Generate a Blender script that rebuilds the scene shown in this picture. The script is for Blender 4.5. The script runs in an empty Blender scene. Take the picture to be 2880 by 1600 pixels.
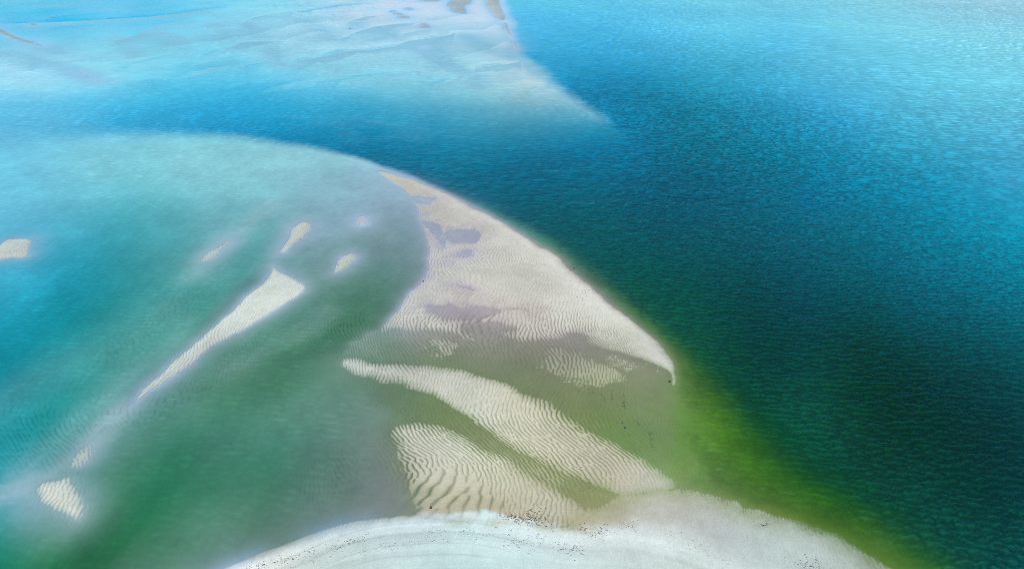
import bpy, math
import numpy as np

# ---------------------------------------------------------------- camera, sky, sun
HAZE = .00012
H = 100.0                      # drone height in metres
PITCH = math.radians(33.0)
FPX = 1946.0                   # focal length for a 2880 px wide frame
scn = bpy.context.scene
cam_d = bpy.data.cameras.new('camera')
cam_d.sensor_width = 36.0
cam_d.lens = 36.0 * FPX / 2880.0
cam_d.clip_start = 1.0
cam_d.clip_end = 60000.0
cam = bpy.data.objects.new('camera', cam_d)
scn.collection.objects.link(cam)
cam.location = (0, 0, H)
cam.rotation_euler = (math.radians(90) - PITCH, 0, 0)
scn.camera = cam

SUN_EL, SUN_AZ = math.radians(46), math.radians(286)     # azimuth clockwise from +Y: sun on the left, a little ahead
w = bpy.data.worlds.new('World'); scn.world = w; w.use_nodes = True
nt = w.node_tree
bg = nt.nodes['Background']
sky = nt.nodes.new('ShaderNodeTexSky'); sky.sky_type = 'NISHITA'; sky.sun_disc = False
sky.sun_elevation = SUN_EL; sky.sun_rotation = SUN_AZ
sky.air_density = 1.0; sky.dust_density = 0.6; sky.ozone_density = 2.0
nt.links.new(sky.outputs[0], bg.inputs[0]); bg.inputs[1].default_value = 0.12
sd_ = bpy.data.lights.new('sun', 'SUN'); sd_.energy = 3.2; sd_.angle = math.radians(0.5); sd_.color = (1, .96, .9)
sun = bpy.data.objects.new('sun', sd_); scn.collection.objects.link(sun)
sun.rotation_euler = (math.radians(90) - SUN_EL, 0, -SUN_AZ + math.pi)
scn.view_settings.view_transform = 'Standard'; scn.view_settings.look = 'None'
scn.view_settings.exposure = 0.0; scn.view_settings.gamma = 1.0
scn.render.engine = 'CYCLES'
scn.cycles.use_denoising = False; scn.cycles.sample_clamp_direct = 3.0; scn.cycles.sample_clamp_indirect = 3.0; scn.cycles.filter_width = .9
scn.cycles.max_bounces = 6; scn.cycles.transparent_max_bounces = 6

# ---------------------------------------------------------------- survey: photograph pixel -> point on the sea plane
SP, CP = math.sin(PITCH), math.cos(PITCH)
def ground(px, py):
    xc = (np.asarray(px, float) - 1440) / FPX; yc = (800 - np.asarray(py, float)) / FPX
    dz = -SP + CP * yc; t = H / -dz
    return xc * t, (CP + SP * yc) * t
def poly(s, k=1.0):
    v = np.array([float(a) for a in s.replace(',', ' ').split()]).reshape(-1, 2) * k
    x, y = ground(v[:, 0], v[:, 1]); return np.stack([x, y], 1)
K = 2880 / 2576.0

# ---------------------------------------------------------------- terrain grid: a fan that gets coarser with distance
Y0 = 61.0
py = np.concatenate([np.arange(2300, 1700, -12.0), np.arange(1700, -60, -2.1)])
Yr = ground(np.full(len(py), 1440.0), py)[1]
Yr = np.concatenate([Yr, Yr[-1] * 1.08 ** np.arange(1, 48)])
S = np.concatenate([-np.linspace(1.9, .712, 50), np.linspace(-.70, .70, 1720), np.linspace(.712, 1.9, 50)])
NR, NC = len(Yr), len(S)
X = (Yr[:, None] + Y0) * S[None, :]; Y = np.repeat(Yr[:, None], NC, 1)
rng = np.random.default_rng(7)

def fbm_tile(n, beta, seed):
    r = np.random.default_rng(seed)
    f = np.fft.fftfreq(n) * n; kx, ky = np.meshgrid(f, f); k = np.hypot(kx, ky); k[0, 0] = 1e9
    a = np.fft.ifft2(np.fft.fft2(r.standard_normal((n, n))) * k ** (-beta) * (k > 0.5)).real
    return (a / a.std()).astype(np.float32)
def samp(t, u, v):
    n = t.shape[0]; u = np.mod(u, n); v = np.mod(v, n)
    i = np.floor(u).astype(np.int32); j = np.floor(v).astype(np.int32); fu = (u - i).astype(np.float32); fv = (v - j).astype(np.float32)
    i %= n; j %= n; i1 = (i + 1) % n; j1 = (j + 1) % n
    return (t[j, i] * (1 - fu) + t[j, i1] * fu) * (1 - fv) + (t[j1, i] * (1 - fu) + t[j1, i1] * fu) * fv
T_SM = fbm_tile(256, 3.2, 1); T_SM2 = fbm_tile(256, 3.2, 2); T_RG = fbm_tile(512, 1.7, 3); T_FINE = fbm_tile(512, 1.0, 4)
def nz(t, size, ox=0, oy=0, x=None, y=None):        # one tile spans `size` metres
    n = t.shape[0]; x = X if x is None else x; y = Y if y is None else y
    return samp(t, (x + ox) * n / size, (y + oy) * n / size)

def ripple_tile(n, cells, ang, spread, band, seed):
    """complex band-pass noise: its phase gives ripples with natural forks and dead ends"""
    r = np.random.default_rng(seed)
    f = np.fft.fftfreq(n) * n / cells; kx, ky = np.meshgrid(f, f)
    k = np.hypot(kx, ky) + 1e-9; a = np.arctan2(ky, kx) - ang; a = (a + np.pi) % (2 * np.pi) - np.pi
    flt = np.exp(-(np.log(k) / band) ** 2 / 2 - (a / spread) ** 2 / 2)
    z = np.fft.ifft2(np.fft.fft2(r.standard_normal((n, n))) * flt)
    return (z / np.sqrt((np.abs(z) ** 2).mean())).astype(np.complex64)

def sdist(P, x, y, closed=True):
    """signed distance in metres to polygon P, positive inside"""
    best = np.full(x.shape, 1e18, np.float32); ins = np.zeros(x.shape, bool); n = len(P)
    for i in range(n if closed else n - 1):
        ax, ay = P[i]; bx, by = P[(i + 1) % n]; dx, dy = bx - ax, by - ay; L = dx * dx + dy * dy + 1e-9
        t = np.clip(((x - ax) * dx + (y - ay) * dy) / L, 0, 1)
        d = (x - ax - t * dx) ** 2 + (y - ay - t * dy) ** 2
        np.minimum(best, d, out=best)
        if closed and abs(dy) > 1e-9:
            c = (ay > y) != (by > y)
            ins ^= c & (x < dx * (y - ay) / dy + ax)
    d = np.sqrt(best); return np.where(ins, d, -d) if closed else d
def smooth_poly(P, it=2):
    for _ in range(it):
        Q = np.roll(P, -1, 0); P = np.stack([0.75 * P + 0.25 * Q, 0.25 * P + 0.75 * Q], 1).reshape(-1, 2)
    return P
def rows_for(P, m):
    lo, hi = P[:, 1].min() - m, P[:, 1].max() + m
    a = np.searchsorted(Yr, lo); b = np.searchsorted(Yr, hi); return slice(max(a - 1, 0), min(b + 1, NR))
def field(P, m, sm=2, big=-1e3):
    P = smooth_poly(P, sm) if sm else P; r = rows_for(P, m); out = np.full(X.shape, big, np.float32)
    xx, yy = X[r], Y[r]; ym = P[:, 1]
    c0 = (P[:, 0].min() - m) / (yy[:, 0].max() + Y0) if P[:, 0].min() - m > 0 else (P[:, 0].min() - m) / (yy[:, 0].min() + Y0)
    c1 = (P[:, 0].max() + m) / (yy[:, 0].min() + Y0) if P[:, 0].max() + m > 0 else (P[:, 0].max() + m) / (yy[:, 0].max() + Y0)
    a = max(np.searchsorted(S, c0) - 1, 0); b = min(np.searchsorted(S, c1) + 1, NC)
    out[r, a:b] = sdist(P, xx[:, a:b], yy[:, a:b]); return out
def ss(a, b, v):
    t = np.clip((v - a) / (b - a), 0, 1); return t * t * (3 - 2 * t)

# thin-plate interpolation of fitted colours over bearing and range
def ab(x, y): return np.clip(x / (y + Y0), -0.66, 0.66), np.clip(np.log(np.maximum(y, 50) + 25) * 0.42, 1.86, 2.66)
def tps(pts, vals, lam=6e-4):
    x, y = ground(pts[:, 0] * K, pts[:, 1] * K); a, b = ab(x, y); n = len(a)
    U = lambda r2: np.where(r2 > 1e-12, 0.5 * r2 * np.log(np.maximum(r2, 1e-12)), 0)
    A = np.zeros((n + 3, n + 3)); A[:n, :n] = U((a[:, None] - a) ** 2 + (b[:, None] - b) ** 2) + lam * np.eye(n)
    Pm = np.stack([np.ones(n), a, b], 1); A[:n, n:] = Pm; A[n:, :n] = Pm.T
    wv = np.linalg.solve(A, np.concatenate([vals, np.zeros((3, vals.shape[1]))]))
    st = 8; ri = np.unique(np.r_[np.arange(0, NR, st), NR - 1]); ci = np.unique(np.r_[np.arange(0, NC, st), NC - 1])
    ga, gb = ab(X[np.ix_(ri, ci)], Y[np.ix_(ri, ci)])
    g = (U((ga[..., None] - a) ** 2 + (gb[..., None] - b) ** 2)) @ wv[:n] + wv[n] + ga[..., None] * wv[n + 1] + gb[..., None] * wv[n + 2]
    R, Cc = np.arange(NR), np.arange(NC); i = np.clip(np.searchsorted(ri, R, 'right') - 1, 0, len(ri) - 2); j = np.clip(np.searchsorted(ci, Cc, 'right') - 1, 0, len(ci) - 2)
    fi = ((R - ri[i]) / (ri[i + 1] - ri[i]))[:, None, None]; fj = ((Cc - ci[j]) / (ci[j + 1] - ci[j]))[None, :, None]
    return ((g[i][:, j] * (1 - fj) + g[i][:, j + 1] * fj) * (1 - fi) + (g[i + 1][:, j] * (1 - fj) + g[i + 1][:, j + 1] * fj) * fi).astype(np.float32)
def lin(c):
    c = np.clip(c, 0, 255) / 255.0; return np.where(c < 0.04045, c / 12.92, ((c + 0.055) / 1.055) ** 2.4)

# fitted water and sand colours, far haze and sky glare painted in: layer letters, x, y, colour
TABLE = """F 50 20 149 235 249
F 300 20 141 223 244
F 500 20 153 235 249
F 700 20 172 244 249
F 900 25 243 249 249
F 1100 20 249 249 249
F 1220 20 249 249 249
F 150 52 15 186 229
F 350 50 42 193 234
F 20 62 20 183 228
F 100 110 211 249 249
F 300 90 178 249 249
F 500 90 162 245 249
F 700 90 213 249 249
F 900 80 229 249 249
F 1100 80 226 249 249
F 1230 90 232 249 249
F 0 150 213 249 249
F 200 150 176 248 249
F 400 150 171 246 248
F 600 150 153 233 243
F 800 150 182 249 249
F 1000 150 182 242 245
F 1200 150 190 242 238
F 1310 155 248 249 244
F 60 200 195 245 247
F 300 210 157 230 238
F 550 210 107 210 226
F 800 210 142 218 229
F 1000 210 157 228 234
F 1200 205 199 242 230
F 1380 215 221 234 214
F 0 255 152 231 241
F 200 255 111 212 229
F 400 250 66 196 223
F 600 250 53 188 220
F 800 250 92 200 219
F 1000 250 126 215 224
F 1200 250 140 212 218
F 1400 250 146 202 211
F 1500 280 145 190 187
F 0 310 106 204 223
F 300 300 43 177 211
F 500 300 29 171 209
F 700 310 2 150 189
F 900 305 3 130 165
F 1100 300 55 150 174
F 1300 300 89 159 171
FO 1500 330 6 135 166
FO 1620 370 1 113 140
F 0 345 152 213 224
F 250 325 95 188 212
F 450 330 62 162 191
F 650 345 30 145 174
F 850 370 0 125 151
F 1000 405 0 110 136
FO 1100 400 1 117 139
FO 1300 400 1 107 130
FO 1200 460 0 102 119
FO 1400 470 0 91 106
FO 1500 560 1 85 84
FO 1100 440 1 109 124
O 1310 10 112 217 249
O 1330 90 82 196 232
O 1350 130 66 189 224
O 1450 20 113 218 249
O 1600 15 125 226 249
O 1900 15 150 240 249
O 2200 15 178 249 249
O 2500 15 207 249 249
O 1500 90 82 199 230
O 1750 90 114 217 240
O 2000 90 122 224 247
O 2300 90 159 242 249
O 2550 90 177 249 249
O 1420 160 52 175 212
O 1600 160 55 178 214
O 1800 160 78 195 216
O 2050 160 115 216 232
O 2300 160 135 233 243
O 2550 160 158 246 249
O 1500 230 1 127 161
O 1650 240 8 133 158
O 1850 240 40 160 186
O 2050 240 74 184 216
O 2300 250 108 208 224
O 2550 250 126 221 233
O 1700 320 0 117 133
O 1900 320 18 136 158
O 2150 330 52 169 199
O 2400 330 88 193 212
O 2560 330 102 201 219
O 1750 400 0 106 118
O 2000 400 1 126 144
O 2250 400 39 157 177
O 2500 400 72 184 209
O 1600 480 0 88 104
O 1800 480 0 90 108
O 2050 480 1 115 140
O 2300 480 14 138 164
O 2560 480 54 164 192
O 1600 570 0 79 82
O 1850 570 0 89 95
O 2100 570 0 109 121
O 2350 570 1 133 151
O 2560 570 7 153 174
O 1750 660 0 76 69
O 1950 680 0 76 79
O 2200 680 0 94 102
O 2450 680 1 117 132
O 1850 780 0 64 49
O 2050 790 0 68 66
O 2300 790 0 83 88
O 2540 790 1 104 113
O 1950 890 1 57 40
O 2150 900 0 53 27
O 2350 900 0 62 51
O 2550 900 0 76 72
O 2050 1000 7 74 48
O 2250 1010 0 44 17
O 2500 1010 0 53 44
O 2150 1100 7 64 35
O 2400 1120 0 47 27
O 2560 1120 0 50 40
O 2300 1220 7 66 43
O 2500 1240 0 54 38
O 2450 1330 7 72 53
O 2560 1400 7 74 63
O 1750 850 7 78 44
O 1650 760 1 78 52
L 0 400 120 205 218
L 150 380 131 212 218
L 300 355 137 212 214
L 450 350 142 212 208
L 600 355 148 213 208
L 750 385 153 209 205
L 860 410 151 202 197
L 950 445 165 198 202
L 0 450 117 205 216
L 250 430 143 211 207
L 450 430 148 208 203
L 650 430 152 206 200
L 0 500 114 199 211
L 250 500 115 198 200
L 450 490 130 200 197
L 650 500 127 195 192
L 820 500 149 190 193
L 970 500 160 183 191
L 0 560 109 197 211
L 150 560 99 192 202
L 300 550 71 178 181
L 450 550 86 181 178
L 600 560 106 172 165
L 720 560 138 173 171
L 850 550 136 172 178
L 1000 560 147 173 171
L 90 620 76 187 210
L 200 640 54 171 182
L 350 620 75 170 166
L 480 600 97 173 164
L 560 600 137 175 179
L 680 600 84 152 139
L 800 610 135 162 160
L 920 610 126 155 146
L 1020 620 121 153 148
L 60 680 85 190 209
L 200 700 29 168 178
L 400 690 76 165 156
L 520 670 106 166 158
L 630 640 73 151 137
L 740 660 118 153 150
L 960 680 91 135 113
L 1040 660 128 151 146
L 0 760 47 179 195
L 150 770 11 164 172
L 300 770 49 155 148
L 450 740 79 157 141
L 550 720 72 144 129
L 820 760 95 138 111
L 930 740 92 137 108
L 0 850 8 154 168
L 150 850 10 155 155
L 300 840 42 147 129
L 430 830 65 145 124
L 530 790 64 141 119
L 780 810 89 139 113
L 700 870 93 139 112
L 850 840 71 128 83
L 920 810 75 126 85
L 0 940 8 146 148
L 150 940 14 142 133
L 280 930 62 143 121
L 350 900 60 138 118
L 600 920 100 143 111
L 700 940 74 133 86
L 800 900 64 128 78
L 870 960 118 149 125
L 0 1030 9 139 143
L 120 1040 16 136 125
L 220 1030 54 140 124
L 330 1060 105 149 146
L 470 1010 107 147 132
L 530 1000 89 142 104
L 650 1020 70 136 100
L 760 1020 93 145 117
L 880 1040 113 149 129
L 0 1120 14 138 130
L 120 1120 25 138 128
L 230 1110 82 145 138
L 330 1120 91 140 112
L 430 1100 67 136 96
L 550 1110 54 130 95
L 680 1110 73 135 106
L 800 1110 98 137 115
L 930 1130 124 143 127
L 0 1190 46 146 138
L 100 1180 68 148 142
L 280 1190 83 138 104
L 400 1180 45 128 87
L 550 1180 52 127 90
L 700 1190 70 130 99
L 850 1190 97 131 105
L 960 1200 131 143 127
L 0 1240 88 156 176
L 60 1250 127 165 179
L 250 1260 61 139 91
L 380 1260 37 124 76
L 550 1270 50 123 81
L 700 1270 84 131 100
L 830 1270 112 137 115
L 940 1260 129 138 128
L 0 1320 35 139 118
L 90 1310 98 153 141
L 180 1330 101 146 133
L 260 1330 54 130 78
L 380 1340 33 116 62
L 500 1340 72 127 87
L 620 1330 93 132 97
L 740 1330 105 130 112
L 0 1410 19 129 94
L 120 1400 42 129 66
L 220 1400 12 92 31
L 330 1410 48 122 69
L 450 1410 72 124 80
L 570 1400 96 129 102
G 1240 530 41 127 112
G 1350 590 72 143 116
G 1420 640 58 124 77
G 1500 700 60 114 75
G 1450 640 6 88 69
G 1580 780 66 116 50
G 1600 760 4 76 22
G 1650 840 73 120 36
G 1690 830 4 74 15
G 1710 900 70 116 20
G 1780 910 26 84 9
G 1730 970 90 126 57
G 1800 980 57 104 12
G 1880 1010 14 71 9
G 1700 1060 94 128 56
G 1800 1080 79 121 23
G 1900 1110 48 102 11
G 1980 1120 14 73 13
G 1760 1180 97 138 64
G 1900 1200 68 116 16
G 2030 1210 36 93 10
G 1880 1250 86 122 56
G 2080 1290 52 100 15
G 2180 1280 31 88 10
G 2180 1370 77 110 37
G 2300 1380 41 98 12
G 2330 1310 4 70 13
G 2400 1420 26 85 11
L 1200 850 120 135 113
L 1450 900 131 121 112
L 1300 1000 136 133 116
L 1550 1050 143 126 129
L 1700 1120 151 124 135
L 1150 1150 133 137 129
L 1400 1280 157 142 143
L 1700 1260 167 140 153
L 1250 650 138 150 149
L 1450 750 133 134 133
D 1080 480 206 199 177
D 1250 600 221 216 195
D 1350 640 231 226 205
D 1150 620 211 205 191
D 1200 700 214 210 187
D 1350 720 219 213 191
D 1480 760 229 224 203
D 1150 760 214 209 187
D 1300 790 208 201 179
D 1450 810 214 209 185
D 1580 840 219 216 191
D 1050 810 210 205 185
D 1200 840 210 203 182
D 1400 850 210 203 181
D 1650 920 215 212 192
D 1700 960 219 216 201
D 900 920 212 213 197
D 1150 970 222 219 195
D 1300 1010 225 218 185
D 1450 1080 222 215 178
D 1600 1190 214 206 177
D 1050 1090 220 217 188
D 1150 1110 225 225 194
D 1250 1170 225 222 185
D 1350 1230 219 212 176
D 1100 1200 212 206 177
D 1100 1260 196 188 157
D 1250 1270 195 184 151
D 1420 1280 205 199 168
D 1600 1280 198 195 175
D 1750 1260 202 199 182
D 1800 1310 201 204 191
D 1950 1340 193 202 186
D 2080 1400 188 198 183
D 1950 1415 196 209 195
D 2230 1431 179 185 164
B 600 1425 249 249 235
B 800 1370 211 222 209
B 1000 1325 211 224 217
B 1200 1310 217 235 226
B 1400 1345 226 236 225
B 1600 1370 214 222 209
B 1780 1410 226 236 220
B 1000 1420 190 207 195
B 1400 1425 195 211 200
D 720 700 227 231 215
D 690 760 222 228 205
D 600 830 217 221 203
D 500 900 217 221 203
D 400 970 215 220 203
D 745 590 211 213 190
D 865 665 211 215 193
D 540 640 204 206 189
D 35 620 211 218 201
D 150 1250 213 215 195
D 210 1150 193 201 182
D 1240 20 180 193 189
D 1160 15 169 187 191
D 1280 80 172 191 199
D 60 95 140 182 182
D 230 190 155 195 203
D 1000 38 170 189 193
D 880 72 176 200 204
D 1070 100 169 194 206
W 1100 500 187 180 185
W 1200 600 187 180 188
W 1140 700 192 183 185
W 1130 590 185 183 190
W 1300 760 192 175 160
W 1150 790 176 156 158
W 1350 790 178 154 150
W 1250 830 172 158 148
W 1050 850 166 161 146
W 1450 880 151 146 126
W 960 880 124 147 116
W 1100 900 130 144 101
W 1300 930 128 137 93
W 1480 960 132 139 91
W 1600 930 149 154 112
W 1550 1020 121 146 65
W 1650 1010 125 152 74
W 1450 1030 132 148 81
W 1600 1100 110 152 64
W 1680 1150 121 157 76
W 1000 1010 116 139 99
W 1100 1045 126 143 83
W 1200 1090 138 148 90
W 1350 1170 150 156 94
W 1480 1240 150 154 94
W 1620 1250 163 171 113
W 900 1100 114 135 112
W 980 1180 137 143 122
W 960 1270 116 133 114
W 1180 1240 141 146 87
W 1300 1240 144 150 91
W 1800 1230 133 151 86
W 2100 1320 92 125 45
W 700 1400 114 140 119
W 500 800 155 176 171
W 150 1200 135 166 161
W 100 600 155 191 202
W 800 550 166 186 197
W 600 380 166 207 217
W 1250 100 181 212 228
W 300 100 176 212 228
W 1830 1120 106 151 58
W 1750 1080 110 152 62
W 1850 1180 108 151 61
W 640 750 178 195 202
W 430 900 171 191 199
W 830 760 155 176 171
W 250 1080 166 188 195
W 700 900 150 171 171
W 60 1290 171 191 197
W 200 1330 155 176 171
W 880 620 171 188 199
W 1020 700 179 183 196
W 980 780 171 184 188
W 800 1340 135 161 171
W 650 1400 145 171 181
W 950 1300 140 155 161
W 1000 500 176 195 205
D 1550 1250 195 185 154
D 1700 1240 195 193 171
B 2100 1425 246 249 249
B 500 1425 205 223 216
W 1900 900 88 117 73
W 1950 1050 92 126 61
W 2150 1200 92 125 45
W 2400 1300 92 125 45
W 1500 600 141 144 127
W 1950 1290 122 138 61
W 2300 1400 92 125 45"""
rows_ = [r.split() for r in TABLE.strip().splitlines() if r and r[0] != '#']
def layer(ch):
    q = [r for r in rows_ if ch in r[0]]
    p = np.array([[float(r[1]), float(r[2])] for r in q]); v = np.array([[float(c) for c in r[3:6]] for r in q])
    return lin(tps(p, v, 2.5e-3 if ch in 'LF' else 6e-4)).astype(np.float32)

# ---------------------------------------------------------------- outlines of the banks (photograph pixels)
MAIN = poly("""1055,478 1103,492 1171,509 1217,530 1273,553 1341,590 1413,632 1488,681 1564,722 1601,756 1650,798 1715,851 1771,896 1820,937
1866,983 1896,1020 1903,1058 1906,1078 1889,1090 1885,1050 1874,1040 1847,1026 1790,1009 1733,985 1658,970 1583,945 1526,964 1450,971 1375,968 1337,956 1288,948
1180,940 1062,937 1084,911 1118,870 1149,832 1175,809 1194,775 1205,741 1207,707 1200,673 1186,628 1171,587 1156,556 1137,530 1100,512""")
FLATS = poly("""1062,925 1010,955 975,1000 985,1040 1040,1085 1090,1130 1110,1200 1120,1260 1140,1330 1145,1400 1120,1470 900,1540 900,1800 2600,1800
2420,1600 2300,1530 2180,1460 2040,1410 1900,1372 1925,1335 1935,1270 1945,1200 1925,1140 1903,1085 1880,1040 1700,960 1400,950""")
BAR2 = poly("850,905 880,898 960,905 1060,915 1140,935 1200,950 1260,970 1330,1002 1400,1042 1480,1092 1550,1135 1610,1168 1660,1203 1700,1228 1640,1240 1560,1235 1480,1205 1400,1175 1320,1135 1230,1095 1170,1045 1100,1003 1000,973 905,955 862,928", K)
BAR3 = poly("983,1082 1010,1066 1060,1062 1110,1072 1150,1090 1200,1120 1260,1150 1330,1187 1400,1228 1450,1263 1478,1290 1440,1325 1300,1330 1060,1325 1042,1235 1030,1180 1002,1140", K)
TAIL = poly("""766,744 804,768 842,787 866,805 853,828 811,855 755,888 706,915 642,945 589,979 543,1017 502,1047 468,1070 423,1102 378,1138 362,1150
385,1115 415,1080 434,1066 491,1017 566,949 642,881 698,828 743,787 756,762""")
BEACH = poly("480,1660 600,1620 626,1600 715,1565 838,1515 950,1476 1062,1453 1185,1444 1340,1442 1453,1453 1567,1478 1677,1483 1789,1486 1878,1504 1956,1527 2035,1560 2113,1600 2300,1720 2300,2600 -400,2600 200,1740")
GREY = poly("1600,1470 1560,1440 1640,1415 1720,1395 1780,1372 1840,1350 1870,1345 1905,1366 1968,1382 2068,1410 2180,1444 2292,1482 2381,1533 2460,1578 2527,1602 2700,1690 2700,2000 1700,1900 1560,1560")
SMALL = [  # name, outline, height, label
 ('sandbar', poly("838,632 864,632 860,651 830,681 800,700 796,711 808,688 826,655"), .16, 'thin rippled sandbar sloping down toward the tip of the long wedge-shaped bar'),
 ('sandbar', poly("989,716 990,726 984,743 950,769 937,766 959,732"), .16, 'small yellowish oval sandbar in the green lagoon, between the wedge bar and the big bank'),
 ('sandbar', poly("612,698 626,690 645,675 638,690 622,700 606,716 581,731 574,730 589,711"), .10, 'narrow half-drowned sand streak in the teal lagoon, upper left of the wedge bar'),
 ('sandbar', poly("1005,612 1018,607 1032,612 1026,630 1010,633"), .04, 'faint barely awash sand patch, highest in the lagoon left of the big bank'),
 ('sandbar', poly("-60,720 -5,700 11,681 23,674 57,671 81,675 85,681 74,692 79,711 72,722 38,724 -5,728 -60,730"), .25, 'squarish cream sand islet cut by the left edge of the photo'),
 ('sandbar', poly("109,1362 166,1360 189,1349 211,1385 228,1411 230,1437 223,1456 204,1456 166,1437 132,1418 113,1392"), .2, 'rounded sand islet with dark ripple lines at the lower left, lowest of the lagoon islets'),
 ('sandbar', poly("245,1251 262,1250 260,1271 242,1294 223,1309 211,1302 226,1279"), .1, 'small grooved sand patch just above the rounded islet at lower left'),
 ('sandbar', poly("1355,-60 1392,-60 1398,0 1405,23 1418,58 1405,53 1383,34 1372,12"), .5, 'far beige sand spit at the top edge, bordering the open blue sea'),
 ('sandbar', poly("1420,66 1428,75 1435,94 1447,117 1456,142 1447,138 1437,117 1426,98 1415,83 1414,73"), .4, 'slim far sandbar lying just below the tip of the far sand spit'),
 ('sandbar', poly("1258,11 1285,-4 1326,-16 1320,11 1303,15 1311,38 1296,40 1266,30"), .4, 'ragged triangular far sandbar touching the top edge'),
 ('sandbar', poly("1160,-14 1239,-14 1239,2 1215,5 1185,3"), .4, 'flat grey-beige sandbar along the top edge beside the ragged triangular one'),
 ('sandbar', poly("1138,26 1146,23 1155,25 1157,30 1146,30"), .2, 'tiny far sand islet above the row of three dark islets'),
 ('sandbar', poly("1098,34 1105,31 1113,34 1108,37"), .2, 'leftmost and smallest of the three far islets in a slanting row'),
 ('sandbar', poly("1108,40 1116,37 1127,40 1131,44 1116,44"), .2, 'middle one of the three far islets in a slanting row'),
 ('sandbar', poly("1116,50 1128,46 1145,47 1149,51 1130,52"), .2, 'rightmost and widest of the three far islets in a slanting row'),
 ('sandbar', poly("1179,79 1187,67 1196,68 1206,74 1211,81 1194,80"), .3, 'brownish tent-shaped islet alone on the pale far shoal'),
 ('sandbar', poly("1184,133 1193,129 1203,133 1200,138 1187,138"), .2, 'small brown islet on the pale shoal below the tent-shaped islet'),
 ('sandbar', poly("977,81 984,78 992,81 988,84 980,84"), .2, 'tiny lone islet on the pale shoal left of the brown tent-shaped islet'),
 ('sandbar', poly("-60,60 -6,76 8,85 38,100 75,112 113,125 136,134 124,135 75,123 38,113 11,101 -6,92 -60,80"), .3, 'long thin curved sandbar running in from the upper left edge'),
 ('sandbar', poly("219,201 242,210 264,222 258,225 234,214"), .15, 'short thin sand streak in the pale water below the long curved sandbar'),
 ('sandbar', poly("86,70 93,67 100,70 94,73"), .2, 'tiny grey islet just above the long curved sandbar at upper left'),
]
rough = nz(T_RG, 60) * 0.35 + nz(T_RG, 19, 7, 3) * 0.15
rough_far = nz(T_RG, 240, 11) * 1.2

def shore(s, D, L):                                   # gentle sill first, then the slope
    q = np.minimum(s, 0); return -.5 * (1 - np.exp(q / (L * .45))) - (D - .5) * (1 - np.exp(-(q / (L * 1.8)) ** 2))
def bank(P, top, R, D, L, rg=1.0, m=60, sm=2, ext=0.0, soft_=True):
    s = field(P, m, sm) + rough * rg; s = s + ext
    return s, np.where(s > 0, top * (1 - np.exp(-s / R)), shore(s, D, L) if soft_ else -D * (1 - np.exp(np.minimum(s, 0) / L)))

# ---------------------------------------------------------------- sea bed heights
h = np.full(X.shape, -3.0, np.float32)
s_fl, h_fl = bank(FLATS, .0, 1, 3.0, 10.0, 3.0, m=60, soft_=False)
fl_lvl = -.045 - .05 * ss(16, 27, X) + .022 * nz(T_SM2, 45, 8, 8) + .008 * nz(T_RG, 30)
h = np.maximum(h, np.where(s_fl > 0, fl_lvl, fl_lvl + h_fl)); 
s_m, h_m = bank(MAIN, .24, 4.5, 3.0, 9.0, 1.0, m=45, soft_=False)
s_b2, h_b2 = bank(BAR2, .15, 3.8, 3.0, 8.0, 1.5, ext=-.7 + 2.0 * ss(-28, 8, X))
s_b3, h_b3 = bank(BAR3, .15, 4.6, 3.0, 8.0, 1.0, ext=.6)
s_t, h_t = bank(TAIL, .22, 2.2, 3.0, 5.5, .8, ext=-.25)
s_be, h_be = bank(BEACH, 1.0, 30.0, 3.0, 14.0, .35, m=40, soft_=False)
s_g, h_g = bank(GREY, .22, 14.0, 3.0, 10.0, 2.2, m=40, soft_=False)
for a in (h_m, h_b2, h_b3, h_t, h_be, h_g): h = np.maximum(h, a)
small_s = []
for nm, P, top, lab in SMALL:
    far = P[:, 1].mean() > 300
    s = field(P, 70 if far else 40, 2) + (rough_far * .5 if far else rough * 1.1 + .5)
    small_s.append(s); r = 3.0 if far else 2.6
    h = np.maximum(h, np.where(s > 0, top * (1 - np.exp(-s / r)), (-3.0 * (1 - np.exp(np.minimum(s, 0) / 22.0))) if far else shore(s, 3.0, 6.0)))

# undulating relief on the dry bank and the wet hollows in it
relief = nz(T_SM, 120, 30, 10)
h += (0.03 * relief * ss(0, 4, s_m)).astype(np.float32)
pools = ["1160,552 1215,556 1222,570 1218,582 1180,576 1165,566", "1192,594 1226,596 1222,606 1200,608", "1196,622 1212,626 1245,655 1262,700 1240,690 1215,655",
 "1258,650 1300,646 1345,655 1352,668 1340,678 1300,676 1275,690 1262,680", "1232,690 1255,682 1260,700 1245,706", "1250,720 1280,710 1320,705 1334,716 1300,728 1260,730", "1236,738 1281,738 1285,747 1250,750",
 "1194,776 1224,779 1300,790 1358,812 1358,826 1292,818 1224,799", "1171,858 1300,852 1394,860 1432,862 1470,860 1528,875 1520,888 1440,872 1386,890 1360,903 1224,910 1198,884",
 "1486,880 1507,877 1541,896 1545,904 1500,897", "1286,906 1400,900 1455,918 1440,931 1395,926 1403,950 1382,962 1340,938 1300,922", "1594,934 1630,938 1642,955 1608,958",
 "1080,925 1200,920 1262,938 1285,955 1225,978 1130,965", "1330,962 1600,962 1700,985 1560,1010 1380,985"]
d_all = np.abs(field(MAIN, 20, 2, big=0)); pool_m = np.zeros(X.shape, np.float32); pool_w = np.zeros(X.shape, np.float32)
for q in pools:
    s = field(poly(q), 15, 2) + rough * 3.4
    pool_m = np.maximum(pool_m, ss(-3.0, 1.6, s)); pool_w = np.maximum(pool_w, ss(-6.5, 2.5, s + 1.2 * nz(T_FINE, 60)))
h = h * (1 - pool_m) + np.minimum(h, -0.026) * pool_m
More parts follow.
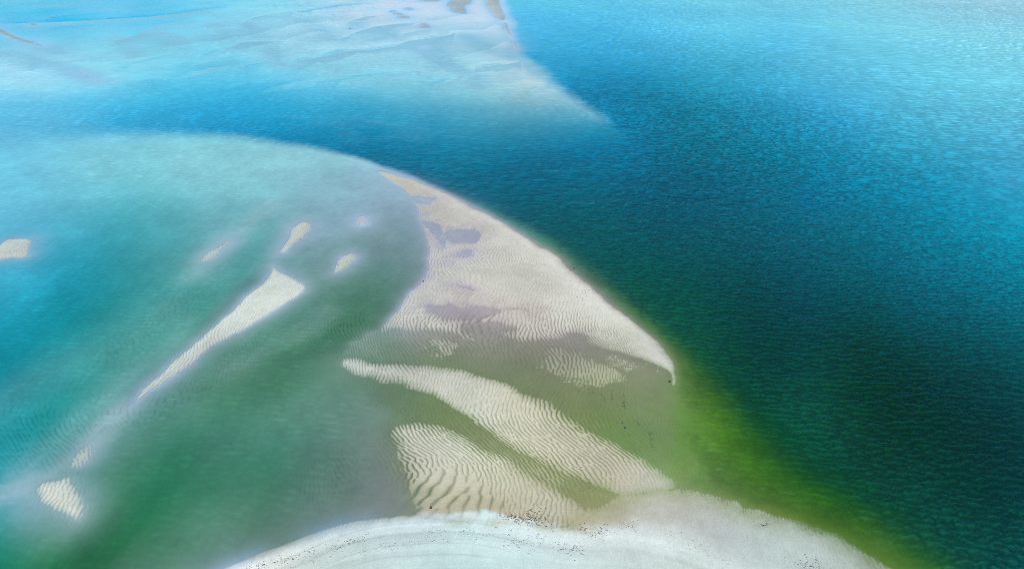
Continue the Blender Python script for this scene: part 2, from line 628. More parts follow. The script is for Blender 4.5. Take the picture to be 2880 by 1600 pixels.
# dry ripple islands standing in the wet flats
for q, tp in (("1540,1000 1600,1000 1650,1020 1720,1040 1750,1062 1700,1068 1640,1060 1570,1030", .012), ("1215,965 1245,962 1272,972 1262,984 1235,986", .05),
              ("1700,1000 1790,1010 1860,1035 1880,1060 1840,1055 1760,1030", .015)):
    s = field(poly(q), 15, 1) + rough * 4.5 + nz(T_FINE, 30) * .8; h = np.maximum(h, np.where(s > 0, tp * (1 - np.exp(-s / 1.0)), -9).astype(np.float32))
pool_w = np.maximum(pool_w, .85 * ss(.35, 1.5, samp(T_RG, (X + 20) * 512 / 130, Y * 512 / 300) * .8 + nz(T_SM, 45, 2, 2) * .6) * ss(0, 5, s_m) * ss(3, 9, d_all))
# channel of brown film between the two lower bars and at the foot of the lower one
for q in ("1150,1370 1260,1350 1330,1360 1480,1400 1490,1440 1300,1440 1180,1420",):
    s = field(poly(q), 15, 1) + rough * 3.0; k_ = ss(-2, 2, s); h = h * (1 - k_ * .5) + np.minimum(h, 0.0) * k_ * .5

# ripples: band-passed noise, three wavelengths that take over from each other
wx = nz(T_SM, 90, 5, 40) * 3.0 + nz(T_SM2, 32, 9) * .9; wy = nz(T_SM2, 90, 20, 3) * 2.0
def rip(lam, ang, seed):
    t = ripple_tile(1024, 110, ang, .26, .16, seed)       # 110 crests per tile
    u = (X + wx * 1.3) / lam * (1024 / 110.0); v = (Y + wy) / lam * (1024 / 110.0)
    return samp(t, u, v)
z1, z2, z3 = rip(.66, .06, 11), rip(.80, .16, 12), rip(1.85, .0, 13)
xx, yy = ground(1250, 1430)
a3 = np.exp(-(((X - xx) / 11) ** 2 + ((Y - yy) / 9) ** 2)).astype(np.float32)
yb = ground(1440, 960)[1]; a1 = ss(-.3, .3, (Y - yb) / 25 + nz(T_SM, 42) * .9)
z = z1 * a1 + z2 * (1 - a1); z = z * (1 - ss(.25, .6, a3)) + z3 * ss(.25, .6, a3)
ph = np.angle(z); am = np.clip(np.abs(z), 0, 1)
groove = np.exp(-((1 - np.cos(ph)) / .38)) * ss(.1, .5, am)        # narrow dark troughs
swell = -np.cos(ph) * am
# strength of the ripples over the place
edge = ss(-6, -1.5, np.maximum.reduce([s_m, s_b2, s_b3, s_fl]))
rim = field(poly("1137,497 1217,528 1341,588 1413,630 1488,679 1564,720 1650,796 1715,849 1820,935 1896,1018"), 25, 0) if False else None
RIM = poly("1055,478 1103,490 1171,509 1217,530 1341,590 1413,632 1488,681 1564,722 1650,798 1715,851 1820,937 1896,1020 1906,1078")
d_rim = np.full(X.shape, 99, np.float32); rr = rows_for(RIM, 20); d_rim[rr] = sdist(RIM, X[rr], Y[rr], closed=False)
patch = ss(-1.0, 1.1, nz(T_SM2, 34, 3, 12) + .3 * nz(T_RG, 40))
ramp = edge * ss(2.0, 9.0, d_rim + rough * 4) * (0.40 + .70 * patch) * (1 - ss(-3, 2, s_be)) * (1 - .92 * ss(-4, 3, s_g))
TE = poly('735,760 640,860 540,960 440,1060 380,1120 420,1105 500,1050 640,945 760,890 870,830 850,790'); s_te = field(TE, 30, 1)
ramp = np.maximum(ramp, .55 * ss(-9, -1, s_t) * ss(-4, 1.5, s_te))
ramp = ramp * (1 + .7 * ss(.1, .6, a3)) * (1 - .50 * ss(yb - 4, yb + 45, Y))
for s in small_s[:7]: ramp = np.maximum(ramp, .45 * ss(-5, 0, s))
h += (ramp * (.012 * swell - .060 * groove)).astype(np.float32)
h += (.006 * nz(T_FINE, 40) * ss(-2, 1, np.maximum.reduce([s_m, s_b2, s_b3, s_g, s_t]))).astype(np.float32)
h += (.02 * nz(T_RG, 30) * ss(-1, 3, s_be)).astype(np.float32)

# ---------------------------------------------------------------- colours of sand and water
C_dry, C_wet = layer('D'), layer('W')
m_b = ss(-1, 1, (s_be + .5 * nz(T_RG, 25, 2)) / (.8 + 5 * ss(8, 40, X)))[..., None]; C_dry = C_dry * (1 - m_b) + layer('B') * m_b
GAIN = 1.05
dry = (ss(-.05, .085, h) * (1 - .55 * pool_w))[..., None]
sand = (C_wet * (1 - dry) + C_dry * dry) / GAIN
mott = 1 + .05 * nz(T_RG, 70, 3)[..., None] + .035 * nz(T_FINE, 26)[..., None]
groove_tone = (1 - (.24 + .28 * dry[..., 0]) * (ramp * groove))[..., None] ** np.array([1.05, 1, .88])  # sand colour made darker along the ripple grooves
sand = sand * mott * groove_tone
# tidal drift lines on the white beach follow its edge
sand = sand * (1 + .035 * ss(5, 1.5, d_rim) * ss(0, 2, s_m))[..., None]
st = samp(T_RG, s_be * 512 / 9.0, (X * .9 + Y * .3) * 512 / 420.0)
sand = sand * (1 + .075 * st * ss(0, 3, s_be))[..., None]
fr_ = (s_be + .5 * nz(T_SM, 60)) / 2.3; fr_ = np.abs(fr_ - np.round(fr_)) * 2.3
ln = np.exp(-(fr_ / .16) ** 2) * ss(-.2, .9, samp(T_RG, s_be * 512 / 22.0, (X * .9 + Y * .3) * 512 / 150.0)) * ss(.5, 2, s_be)
sand = sand * (1 - .14 * ln)[..., None]
sand = np.clip(sand, .01, .88).astype(np.float32)

wob = nz(T_SM, 140) * 1.5 + nz(T_RG, 90) * .8
LAG = poly("""-900,470 -300,440 0,412 150,396 335,382 500,377 615,380 730,393 840,409 930,428 1010,450 1080,474 1140,496 1217,528 1341,588 1488,679 1650,796 1820,935
1896,1020 1906,1080 1903,1200 1880,1340 2000,1480 2300,2300 -3000,2300""")
s_l = np.full(X.shape, -1e3, np.float32); rl = rows_for(LAG, 60); s_l[rl] = sdist(LAG, X[rl], Y[rl])
soft = 2.2 + np.clip((-60 - X) / 10.0, 0, 12)
m_l = ss(-1, 1, (s_l + wob * .6) / soft)[..., None]
FAR = poly("""1350,-300 1395,-60 1408,10 1420,40 1440,72 1454,110 1466,148 1500,182 1545,210 1580,238 1640,275 1720,335 1760,420 1300,560 -3000,560 -8000,-290""")
s_f = np.full(X.shape, -1e3, np.float32); rf = rows_for(FAR, 60)
s_f[rf] = sdist(FAR, X[rf], Y[rf]); m_f = ss(-1, 1, (s_f + rough_far + wob) / (5 + 10 * ss(250, 170, Y)))[..., None]
SHELF = poly("""1200,530 1320,568 1400,608 1490,650 1610,715 1700,775 1790,850 1870,925 1970,1020 2060,1100 2150,1190 2260,1285 2380,1370 2500,1450 2600,1540 2690,1620 2900,1900
1900,1900 1800,1200 1700,900 1400,680""")
s_h = np.full(X.shape, -1e3, np.float32); rh = rows_for(SHELF, 40)
s_h[rh] = sdist(SHELF, X[rh], Y[rh]); m_h = ss(-1, 1, (s_h + .8 + wob * .9) / (3.2 + 3.5 * ss(160, 100, Y)))[..., None]
far_c = layer('F')
# low sand waves on the far shoal: pale crest toward us, a deeper blue lee behind it
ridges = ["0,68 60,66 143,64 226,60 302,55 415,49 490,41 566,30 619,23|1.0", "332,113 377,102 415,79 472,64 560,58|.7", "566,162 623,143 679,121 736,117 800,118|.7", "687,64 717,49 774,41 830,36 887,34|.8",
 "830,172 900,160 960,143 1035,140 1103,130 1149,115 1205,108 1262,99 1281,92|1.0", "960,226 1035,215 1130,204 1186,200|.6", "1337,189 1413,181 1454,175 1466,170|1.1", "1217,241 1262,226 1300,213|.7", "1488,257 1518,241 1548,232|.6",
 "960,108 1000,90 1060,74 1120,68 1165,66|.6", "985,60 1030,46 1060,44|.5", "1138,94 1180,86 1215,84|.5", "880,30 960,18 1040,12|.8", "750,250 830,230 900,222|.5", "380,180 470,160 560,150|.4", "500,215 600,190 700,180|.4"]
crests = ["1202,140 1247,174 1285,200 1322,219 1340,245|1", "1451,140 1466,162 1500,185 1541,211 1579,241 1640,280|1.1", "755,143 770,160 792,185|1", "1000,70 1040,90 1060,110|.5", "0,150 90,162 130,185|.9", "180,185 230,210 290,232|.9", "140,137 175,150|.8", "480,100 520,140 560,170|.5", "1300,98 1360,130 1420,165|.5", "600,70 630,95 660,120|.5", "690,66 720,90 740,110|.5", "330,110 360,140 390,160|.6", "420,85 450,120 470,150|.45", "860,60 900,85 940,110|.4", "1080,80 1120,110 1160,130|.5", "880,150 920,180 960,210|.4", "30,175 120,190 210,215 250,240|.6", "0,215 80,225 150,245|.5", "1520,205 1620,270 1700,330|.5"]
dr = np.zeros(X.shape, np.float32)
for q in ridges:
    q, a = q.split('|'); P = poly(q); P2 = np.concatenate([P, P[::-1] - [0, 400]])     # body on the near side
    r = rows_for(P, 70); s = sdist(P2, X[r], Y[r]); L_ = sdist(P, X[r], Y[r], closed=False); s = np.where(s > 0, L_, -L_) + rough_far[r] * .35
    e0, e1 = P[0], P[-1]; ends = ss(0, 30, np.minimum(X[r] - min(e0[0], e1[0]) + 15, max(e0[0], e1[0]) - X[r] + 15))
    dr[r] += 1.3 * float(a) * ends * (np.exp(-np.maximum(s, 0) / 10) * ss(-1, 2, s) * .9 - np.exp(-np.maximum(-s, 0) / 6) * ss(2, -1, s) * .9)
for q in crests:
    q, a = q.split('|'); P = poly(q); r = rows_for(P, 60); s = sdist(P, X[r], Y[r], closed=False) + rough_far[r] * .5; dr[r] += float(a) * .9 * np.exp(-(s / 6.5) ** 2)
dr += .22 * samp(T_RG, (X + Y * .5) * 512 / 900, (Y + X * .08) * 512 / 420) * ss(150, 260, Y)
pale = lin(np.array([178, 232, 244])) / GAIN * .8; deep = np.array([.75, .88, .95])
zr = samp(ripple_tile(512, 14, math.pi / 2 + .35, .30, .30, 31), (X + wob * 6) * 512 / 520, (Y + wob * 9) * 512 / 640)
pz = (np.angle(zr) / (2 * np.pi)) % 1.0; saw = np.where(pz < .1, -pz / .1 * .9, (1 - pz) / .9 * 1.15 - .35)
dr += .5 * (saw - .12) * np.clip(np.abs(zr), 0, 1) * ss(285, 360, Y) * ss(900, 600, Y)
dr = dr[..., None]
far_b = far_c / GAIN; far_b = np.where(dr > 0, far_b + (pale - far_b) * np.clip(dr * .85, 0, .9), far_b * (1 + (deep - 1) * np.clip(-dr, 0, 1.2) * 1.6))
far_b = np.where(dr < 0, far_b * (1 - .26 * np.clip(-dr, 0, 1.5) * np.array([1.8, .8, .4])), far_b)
sea_b = layer('O') / GAIN; lag_b = layer('L') / GAIN
# drowned spits and gullies of the lagoon
dq = np.zeros(X.shape, np.float32)
for q, wd, a in (("60,1180 200,1060 330,960 430,880 490,820", 4.5, .15), ("330,992 420,910 500,840 580,772 640,715", 3, -.30), ("1010,800 900,862 820,890 700,902", 6, -.18),
                 ("850,930 780,1000 660,1060 540,1130", 7, .07), ("480,690 540,635 610,575 680,520", 5, .28), ("330,1012 260,1080 200,1140 120,1200 0,1245", 2.6, .42), ("690,650 720,600 760,550", 4, .25),
                 ("560,930 640,905 760,850 830,790", 4, .16), ("0,1000 140,930 300,860 420,790", 10, .10), ("300,1431 420,1380 560,1300", 8, .08), ("150,1431 230,1380 300,1300", 6, -.2), ("880,560 960,600 1010,650", 6, .12)):
    P = poly(q, K); r = rows_for(P, 40); sd1 = sdist(P, X[r], Y[r], closed=False) + rough[r] * 1.5
    e = ss(0, 10, np.minimum(X[r] - P[:, 0].min() + 8, P[:, 0].max() + 8 - X[r])); dq[r] += a * e * np.exp(-(sd1 / wd) ** 2)
dq = dq[..., None]; lag_b = np.where(dq > 0, lag_b + (lin(np.array([185, 200, 200])) / GAIN - lag_b) * np.clip(dq * .9, 0, 1), lag_b * (1 + dq))
(ax_, ay_), (bx2, by2) = ground(362, 1150), ground(766, 744); _d = np.array([bx2 - ax_, by2 - ay_]); _d /= np.hypot(*_d)
al, ac = X * _d[0] + Y * _d[1], -X * _d[1] + Y * _d[0]; ac = ac + 3 * nz(T_SM, 150)
strk = samp(T_RG, al * 512 / 900, ac * 512 / 110) * ss(-5, -30, X) * ss(230, 150, Y)
lag_b = lag_b * (1 + .085 * strk)[..., None]
lag_b = lag_b * (1 + .035 * nz(T_RG, 26, 5)[..., None] + .03 * nz(T_FINE, 40)[..., None]) 
shf_b = layer('G') / GAIN * (1 + .10 * nz(T_RG, 34, 2)[..., None] + .08 * nz(T_FINE, 30)[..., None])
body = sea_b * (1 - m_f) + far_b * m_f
body = body * (1 - m_h) + shf_b * m_h
body = body * (1 - m_l) + lag_b * m_l
body = body * (1 + .03 * nz(T_RG, 110, 4)[..., None] + .045 * samp(T_RG, (X + .3 * Y) * 512 / 700, (Y - .1 * X) * 512 / 260)[..., None])
body = np.clip(body, .0005, .9).astype(np.float32)
depth = np.maximum(-h, 0)
clear = np.exp(-depth / .42)[..., None]                      # bottom seen through the water column
# drowned sand waves in the lagoon
zl = rip(1.0, .45, 15); gl_ = np.exp(-((1 - np.cos(np.angle(zl))) / .5)) * ss(.3, 1.0, np.abs(zl))
dl = np.zeros(X.shape, np.float32)
for q, k_ in (("0,1130 200,1150 330,1180 300,1260 180,1320 60,1330 -60,1250", .3), ("250,1090 420,1110 560,1040 700,960 760,930 700,1010 560,1110 400,1200 290,1240", .25), ("890,900 960,880 1050,890 1030,950 930,990 870,970", .4),
              ("470,820 600,800 560,880 430,960 300,1040 200,1120 120,1120 300,970", .16), ("840,1330 1010,1250 1060,1300 960,1400 860,1440", .2)):
    s = field(poly(q), 30, 2) + rough * 2; dl = np.maximum(dl, k_ * ss(-5, 6, s))
body = body * (1 - dl * gl_)[..., None]
body = sand * clear + body * (1 - clear)
opac = (1 - np.exp(-depth / .045)).astype(np.float32)
body = (body * (2 - opac)[..., None]).astype(np.float32)     # light crosses the film twice

# ---------------------------------------------------------------- waves
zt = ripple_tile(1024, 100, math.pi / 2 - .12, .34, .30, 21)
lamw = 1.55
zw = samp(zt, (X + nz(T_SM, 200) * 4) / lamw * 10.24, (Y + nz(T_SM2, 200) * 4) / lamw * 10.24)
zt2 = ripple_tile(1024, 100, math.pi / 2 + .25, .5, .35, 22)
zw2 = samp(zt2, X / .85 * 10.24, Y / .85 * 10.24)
calm = (1 - m_l[..., 0] * .86) * (1 - .62 * m_f[..., 0] * ss(220, 270, Y)) * (1 - .75 * m_h[..., 0]) * (.78 + .16 * np.clip(nz(T_SM, 220, 70) + .4 * nz(T_RG, 300), -1, 1.3))
calm = calm * ss(0.0, 1.5, depth)
fade = ss(430, 150, Y)
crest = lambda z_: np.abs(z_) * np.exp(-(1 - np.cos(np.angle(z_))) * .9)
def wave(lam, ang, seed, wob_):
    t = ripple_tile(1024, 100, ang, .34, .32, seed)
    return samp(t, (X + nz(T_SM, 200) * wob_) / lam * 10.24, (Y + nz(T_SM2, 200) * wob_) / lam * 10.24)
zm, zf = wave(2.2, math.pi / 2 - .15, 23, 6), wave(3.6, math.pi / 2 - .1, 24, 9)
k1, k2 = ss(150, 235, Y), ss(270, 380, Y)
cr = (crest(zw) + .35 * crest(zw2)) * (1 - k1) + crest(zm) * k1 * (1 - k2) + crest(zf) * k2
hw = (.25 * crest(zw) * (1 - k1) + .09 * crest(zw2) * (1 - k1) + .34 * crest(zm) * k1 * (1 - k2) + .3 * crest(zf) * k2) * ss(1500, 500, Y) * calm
body = body * (1 + (cr - cr.mean()) * .95 * (calm * (.2 + .8 * ss(430, 230, Y)) * ss(1500, 600, Y)))[..., None].clip(-.6, 1.4)     # crest brightness and trough shade painted into the water colour
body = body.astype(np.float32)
hw = np.where(depth > .0, hw, 0).astype(np.float32)
wavy = (calm).astype(np.float32)

# ---------------------------------------------------------------- meshes
def grid_mesh(name, Z, cells=None, attrs=None, skirt=0.0):
    """surface over the chosen grid cells; skirt gives a loose piece a real thickness down into the sea bed"""
    if cells is None: cells = np.ones((NR - 1, NC - 1), bool)
    idx = np.arange(NR * NC).reshape(NR, NC)
    r, c = np.nonzero(cells)
    q = np.stack([idx[r, c], idx[r, c + 1], idx[r + 1, c + 1], idx[r + 1, c]], 1)
    used = np.zeros(NR * NC, bool); used[q.ravel()] = True
    remap = np.cumsum(used) - 1; ids = np.nonzero(used)[0]; q = remap[q]
    co = np.stack([X.ravel()[ids], Y.ravel()[ids], Z.ravel()[ids]], 1).astype(np.float32)
    vid = ids
    if skirt > 0:
        pad = np.pad(cells, 1); edges = []
        for (dr_, dc_, va, vb) in ((-1, 0, (0, 0), (0, 1)), (1, 0, (1, 1), (1, 0)), (0, -1, (1, 0), (0, 0)), (0, 1, (0, 1), (1, 1))):
            nb = pad[1 + dr_:NR + dr_, 1 + dc_:NC + dc_]; rr_, cc_ = np.nonzero(cells & ~nb)
            edges.append(np.stack([idx[rr_ + va[0], cc_ + va[1]], idx[rr_ + vb[0], cc_ + vb[1]]], 1))
        e = remap[np.concatenate(edges)]; n0 = len(co); ne = len(e)
        a_, b_ = co[e[:, 0]], co[e[:, 1]]; dn = np.array([0, 0, skirt], np.float32)
        co = np.concatenate([co, a_, b_, b_ - dn, a_ - dn])
        k = np.arange(ne); q = np.concatenate([q, np.stack([n0 + ne + k, n0 + k, n0 + 3 * ne + k, n0 + 2 * ne + k], 1)])
        vid = np.concatenate([ids, ids[e[:, 0]], ids[e[:, 1]], ids[e[:, 1]], ids[e[:, 0]]])
    me = bpy.data.meshes.new(name)
    me.vertices.add(len(co)); me.vertices.foreach_set('co', co.ravel())
    me.loops.add(q.size); me.loops.foreach_set('vertex_index', q.ravel().astype(np.int32))
    me.polygons.add(len(q)); me.polygons.foreach_set('loop_start', np.arange(0, q.size, 4, dtype=np.int32))
    me.polygons.foreach_set('use_smooth', np.ones(len(q), bool))
    me.update(calc_edges=True)
    for an, arr in (attrs or {}).items():
        if arr.ndim == 3:
            v = np.ones((len(vid), 4), np.float32); v[:, :3] = arr.reshape(-1, 3)[vid]
            at = me.attributes.new(an, 'FLOAT_COLOR', 'POINT'); at.data.foreach_set('color', v.ravel())
        else:
            at = me.attributes.new(an, 'FLOAT', 'POINT'); at.data.foreach_set('value', arr.ravel()[vid].astype(np.float32))
    return me
def link(name, me, mat):
    me.materials.append(mat); o = bpy.data.objects.new(name, me); scn.collection.objects.link(o); return o

# ---------------------------------------------------------------- materials
def mat_sand():
    m = bpy.data.materials.new('sand'); m.use_nodes = True; n, l = m.node_tree.nodes, m.node_tree.links
    b = n['Principled BSDF']; b.inputs['Roughness'].default_value = .85; b.inputs['Specular IOR Level'].default_value = .25
    a = n.new('ShaderNodeAttribute'); a.attribute_name = 'sand_colour'
    g = n.new('ShaderNodeNewGeometry')
    t = n.new('ShaderNodeTexNoise'); t.inputs['Scale'].default_value = 4.5; t.inputs['Detail'].default_value = 5; t.inputs['Roughness'].default_value = .75
    l.new(g.outputs['Position'], t.inputs['Vector'])
    mr = n.new('ShaderNodeMapRange'); mr.inputs[1].default_value = .3; mr.inputs[2].default_value = .7; mr.inputs[3].default_value = .84; mr.inputs[4].default_value = 1.14
    l.new(t.outputs['Fac'], mr.inputs[0])
    mx = n.new('ShaderNodeVectorMath'); mx.operation = 'SCALE'; l.new(a.outputs['Color'], mx.inputs[0]); l.new(mr.outputs[0], mx.inputs['Scale'])
    l.new(mx.outputs[0], b.inputs['Base Color'])
    bp = n.new('ShaderNodeBump'); bp.inputs['Strength'].default_value = .3; bp.inputs['Distance'].default_value = .05
    l.new(t.outputs['Fac'], bp.inputs['Height']); l.new(bp.outputs[0], b.inputs['Normal'])
    return m
def mat_water():
    m = bpy.data.materials.new('water'); m.use_nodes = True; n, l = m.node_tree.nodes, m.node_tree.links
    for q in list(n): n.remove(q)
    out = n.new('ShaderNodeOutputMaterial')
    col = n.new('ShaderNodeAttribute'); col.attribute_name = 'water_colour'
    op = n.new('ShaderNodeAttribute'); op.attribute_name = 'turbidity'
    wv = n.new('ShaderNodeAttribute'); wv.attribute_name = 'waviness'
    g = n.new('ShaderNodeNewGeometry')
    mp = n.new('ShaderNodeMapping'); mp.inputs['Scale'].default_value = (.42, 1.15, 1); mp.inputs['Rotation'].default_value = (0, 0, .12)
    l.new(g.outputs['Position'], mp.inputs['Vector'])
    t1 = n.new('ShaderNodeTexNoise'); t1.inputs['Scale'].default_value = 1.0; t1.inputs['Detail'].default_value = 4; t1.inputs['Roughness'].default_value = .6; t1.inputs['Distortion'].default_value = .4
    l.new(mp.outputs[0], t1.inputs['Vector'])
    mp2 = n.new('ShaderNodeMapping'); mp2.inputs['Scale'].default_value = (.16, .42, 1); mp2.inputs['Rotation'].default_value = (0, 0, -.1); l.new(g.outputs['Position'], mp2.inputs['Vector'])
    t2 = n.new('ShaderNodeTexNoise'); t2.inputs['Scale'].default_value = 1.0; t2.inputs['Detail'].default_value = 3; l.new(mp2.outputs[0], t2.inputs['Vector'])
    ad = n.new('ShaderNodeMath'); ad.operation = 'MULTIPLY_ADD'; ad.inputs[1].default_value = 2.2
    l.new(t2.outputs['Fac'], ad.inputs[0]); l.new(t1.outputs['Fac'], ad.inputs[2])
    st = n.new('ShaderNodeMapRange'); st.inputs[3].default_value = .07; st.inputs[4].default_value = .55
    l.new(wv.outputs['Fac'], st.inputs[0])
    bp = n.new('ShaderNodeBump'); bp.inputs['Distance'].default_value = .6; l.new(ad.outputs[0], bp.inputs['Height']); l.new(st.outputs[0], bp.inputs['Strength'])
    df = n.new('ShaderNodeBsdfDiffuse'); l.new(col.outputs['Color'], df.inputs['Color'])
    tr = n.new('ShaderNodeBsdfTransparent'); tr.inputs[0].default_value = (.97, 1, 1, 1)
    m1 = n.new('ShaderNodeMixShader'); l.new(op.outputs['Fac'], m1.inputs[0]); l.new(tr.outputs[0], m1.inputs[1]); l.new(df.outputs[0], m1.inputs[2])
    gl = n.new('ShaderNodeBsdfGlossy'); gl.inputs['Roughness'].default_value = .06; gl.inputs['Color'].default_value = (.14, .78, 1, 1); l.new(bp.outputs[0], gl.inputs['Normal'])
    fr = n.new('ShaderNodeFresnel'); fr.inputs['IOR'].default_value = 1.333; l.new(bp.outputs[0], fr.inputs['Normal'])
    m2 = n.new('ShaderNodeMixShader'); l.new(fr.outputs[0], m2.inputs[0]); l.new(m1.outputs[0], m2.inputs[1]); l.new(gl.outputs[0], m2.inputs[2])
    l.new(m2.outputs[0], out.inputs['Surface'])
    return m
SAND, WATER = mat_sand(), mat_water()

# ---------------------------------------------------------------- objects
def cellmask(s, lim, hmin=None):
    m = s > lim
    if hmin is not None: m &= (h > hmin)
    return m[:-1, :-1] & m[1:, :-1] & m[:-1, 1:] & m[1:, 1:]
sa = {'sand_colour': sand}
taken = np.zeros((NR - 1, NC - 1), bool)
def tagged(o, label, cat, group=None):
    o['label'] = label; o['category'] = cat
    if group: o['group'] = group
def piece(name, s, lim, label, cat, group=None, sk=.8):
    global taken
    c = cellmask(s, lim) & ~taken
    if not c.any(): return
    taken |= c
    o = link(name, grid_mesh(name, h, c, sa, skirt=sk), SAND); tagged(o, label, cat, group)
beach_c = cellmask(np.maximum(s_be, s_g), -.5); taken |= beach_c
piece('sandbank', s_m, -.4, 'big cream rippled sandbank in the middle, curving to a point beside the dark open water', 'sandbank')
piece('sandbar', s_b2, -.3, 'long curved rippled sandbar just below the pointed end of the big bank', 'sandbar', 'rippled sandbars')
piece('sandbar', s_b3, -.3, 'coarsely rippled sandbar touching the white beach at the bottom', 'sandbar', 'rippled sandbars')
piece('sandbar', s_t, -.3, 'long pale wedge-shaped sandbar with a thin tail crossing the green lagoon', 'sandbar', 'rippled sandbars')
for (nm, P, top, lab), s in zip(SMALL, small_s):
    far = P[:, 1].mean() > 300
    piece(nm, s, -.8 if far else -.3, lab, 'sandbar', 'far sandbars' if far else 'small lagoon sandbars')
hb = h.copy()
cv = np.zeros((NR + 1, NC + 1), bool); cv[1:-1, 1:-1] = taken
inner = cv[:-1, :-1] & cv[1:, :-1] & cv[:-1, 1:] & cv[1:, 1:]
hb[inner] -= .5
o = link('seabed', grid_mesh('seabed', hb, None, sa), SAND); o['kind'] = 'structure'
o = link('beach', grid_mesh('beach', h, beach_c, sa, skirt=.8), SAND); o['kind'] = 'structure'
wz = np.where(depth > 0, hw, 0) 
wcell = (np.maximum(-h, 0) > 0); wcell = wcell[:-1, :-1] | wcell[1:, :-1] | wcell[:-1, 1:] | wcell[1:, 1:]
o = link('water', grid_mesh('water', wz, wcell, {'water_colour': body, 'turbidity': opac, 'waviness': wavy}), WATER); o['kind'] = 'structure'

# ---------------------------------------------------------------- sea haze
hz = bpy.data.meshes.new('haze')
bx_ = [(-9500, -400), (9500, -400), (9500, 14000), (-9500, 14000)]
hz.from_pydata([(x, y, z_) for z_ in (-5.0, 112.0) for x, y in bx_], [], [(3, 2, 1, 0), (4, 5, 6, 7), (0, 1, 5, 4), (1, 2, 6, 5), (2, 3, 7, 6), (3, 0, 4, 7)])
mh = bpy.data.materials.new('haze'); mh.use_nodes = True
for q in list(mh.node_tree.nodes): mh.node_tree.nodes.remove(q)
_o = mh.node_tree.nodes.new('ShaderNodeOutputMaterial'); _v = mh.node_tree.nodes.new('ShaderNodeVolumePrincipled')
_v.inputs['Color'].default_value = (.42, .8, 1, 1); _v.inputs['Density'].default_value = HAZE; _v.inputs['Anisotropy'].default_value = .2
mh.node_tree.links.new(_v.outputs[0], _o.inputs['Volume'])
o = link('haze', hz, mh); o['kind'] = 'stuff'
# ---------------------------------------------------------------- seaweed washed up on the sand
def height(x, y):
    r = int(np.searchsorted(Yr, y)); c = int(np.searchsorted(S, x / (y + Y0))); return float(h[min(r, NR - 1), min(c, NC - 1)])
ms = bpy.data.materials.new('seaweed'); ms.use_nodes = True
_n = ms.node_tree.nodes; _t = _n.new('ShaderNodeTexNoise'); _t.inputs['Scale'].default_value = 6
_r = _n.new('ShaderNodeValToRGB'); _r.color_ramp.elements[0].color = (.012, .012, .01, 1); _r.color_ramp.elements[1].color = (.14, .10, .06, 1)
ms.node_tree.links.new(_t.outputs['Fac'], _r.inputs[0]); ms.node_tree.links.new(_r.outputs[0], _n['Principled BSDF'].inputs['Base Color'])
def clump(x, y, size, stretch, ang, seed):
    """low tangled heap: a ragged ring, a raised inner ring and a top"""
    r = np.random.default_rng(seed); z0 = height(x, y); n = 9; vs, fs = [], []
    for k, (rad, zz) in enumerate(((1, -.03), (.65, .35), (.25, .5))):
        for i in range(n):
            a = 2 * math.pi * i / n; q = rad * size * (.6 + .8 * r.random()); u, v = q * math.cos(a) * stretch, q * math.sin(a)
            vs.append((x + u * math.cos(ang) - v * math.sin(ang), y + u * math.sin(ang) + v * math.cos(ang), max(z0, 0) + zz * size * .7 * (.6 + .6 * r.random())))
    for k in range(2):
        for i in range(n): fs.append((k * n + i, k * n + (i + 1) % n, (k + 1) * n + (i + 1) % n, (k + 1) * n + i))
    fs.append(tuple(range(2 * n, 3 * n))); return vs, fs
def heap(name, items, mat):
    V, F = [], []
    for it in items:
        v, f = clump(*it); b = len(V); V += v; F += [tuple(i + b for i in q) for q in f]
    me = bpy.data.meshes.new(name); me.from_pydata(V, [], F); me.update(); return link(name, me, mat)
items = []; r_ = np.random.default_rng(5)
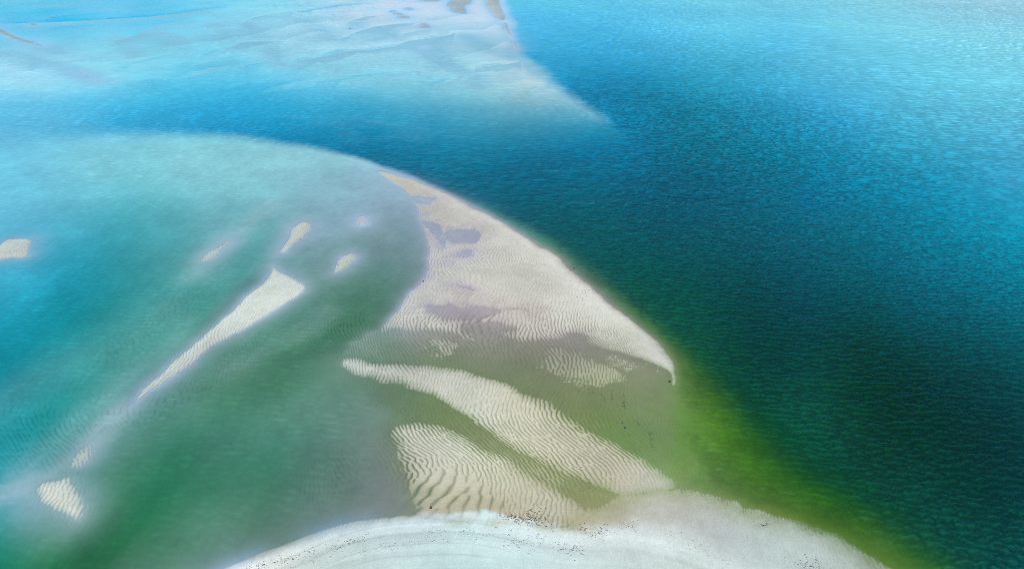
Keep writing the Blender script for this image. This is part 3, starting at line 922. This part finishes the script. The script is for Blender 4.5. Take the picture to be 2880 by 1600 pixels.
for q, n_, jit, sz in (("640,1625 737,1592 830,1565 900,1547 960,1530 1035,1508", 150, .5, .11), ("700,1630 830,1590 960,1560 1100,1535 1220,1522", 110, .5, .09), ("1190,1498 1240,1496 1330,1503 1400,1507 1480,1512 1545,1518", 110, .8, .10),
                  ("1410,1451 1450,1455 1500,1459 1533,1461", 90, .35, .13), ("1440,1462 1490,1468 1528,1475", 60, .35, .11), ("1549,1478 1600,1486 1650,1492 1705,1497", 60, .5, .11), ("1640,1493 1680,1497 1712,1494", 60, .9, .10),
                  ("1420,1528 1465,1532 1500,1538", 40, .6, .10), ("1560,1540 1600,1545 1640,1543", 60, .8, .11), ("1470,1440 1500,1446 1530,1452", 50, .9, .13), ("1740,1478 1790,1480", 25, .6, .1),
                  ("2134,1479 2162,1474", 22, .25, .12), ("2245,1580 2270,1590 2310,1596", 45, .9, .12), ("1880,1500 1990,1545 2060,1580", 40, 1.0, .09), ("1290,597 1400,640 1480,690", 60, 2.0, .14), ("1610,800 1660,825 1620,842", 50, 1.6, .13),
                  ("1600,1300 1660,1330 1720,1350", 60, 3.0, .1), ("1690,1100 1700,1125", 10, .2, .14), ("1722,1098 1722,1125", 12, .15, .16), ("1755,1105 1756,1150", 14, .15, .16), ("1670,1095 1652,1118", 8, .15, .14), ("1826,1215 1838,1258", 14, .15, .15), ("1750,1185 1757,1205", 8, .15, .14), ("1790,1180 1795,1195", 6, .1, .13)):
    P = poly(q); L_ = np.r_[0, np.cumsum(np.hypot(*np.diff(P, axis=0).T))]
    for k in range(int(n_ * 1.5)):
        d = r_.random() * L_[-1]; i = min(int(np.searchsorted(L_, d)) - 1, len(P) - 2); i = max(i, 0); t_ = (d - L_[i]) / (L_[i + 1] - L_[i] + 1e-6); p = P[i] * (1 - t_) + P[i + 1] * t_; dd = P[i + 1] - P[i]
        items.append((p[0] + r_.normal() * jit, p[1] + r_.normal() * jit, sz * .38 * (.6 + .9 * r_.random()), 1.2 + 2.2 * r_.random(), math.atan2(dd[1], dd[0]) + r_.normal() * .2, int(r_.integers(1e9))))
o = heap('seaweed', items, ms); o['kind'] = 'stuff'; o['label'] = 'thin dark lines and crumbs of seaweed washed up over the sand'; o['category'] = 'seaweed'
for k, (px_, py_, sz, lab) in enumerate(((1882, 1072, .34, 'black seaweed clump on the very tip of the big sandbank'), (1190, 791, .24, 'small dark seaweed clump on the left edge of the big sandbank'),
                          (1614, 755, .26, 'dark seaweed clump at the waterline on the outer edge of the big sandbank'), (1212, 1427, .26, 'black seaweed clump where the coarse ripples meet the white beach'))):
    gx, gy = ground(px_, py_); o = heap('seaweed_clump', [(float(gx), float(gy), sz, 1.3, .6 * k, 90 + k)], ms); tagged(o, lab, 'seaweed', 'dark seaweed clumps')
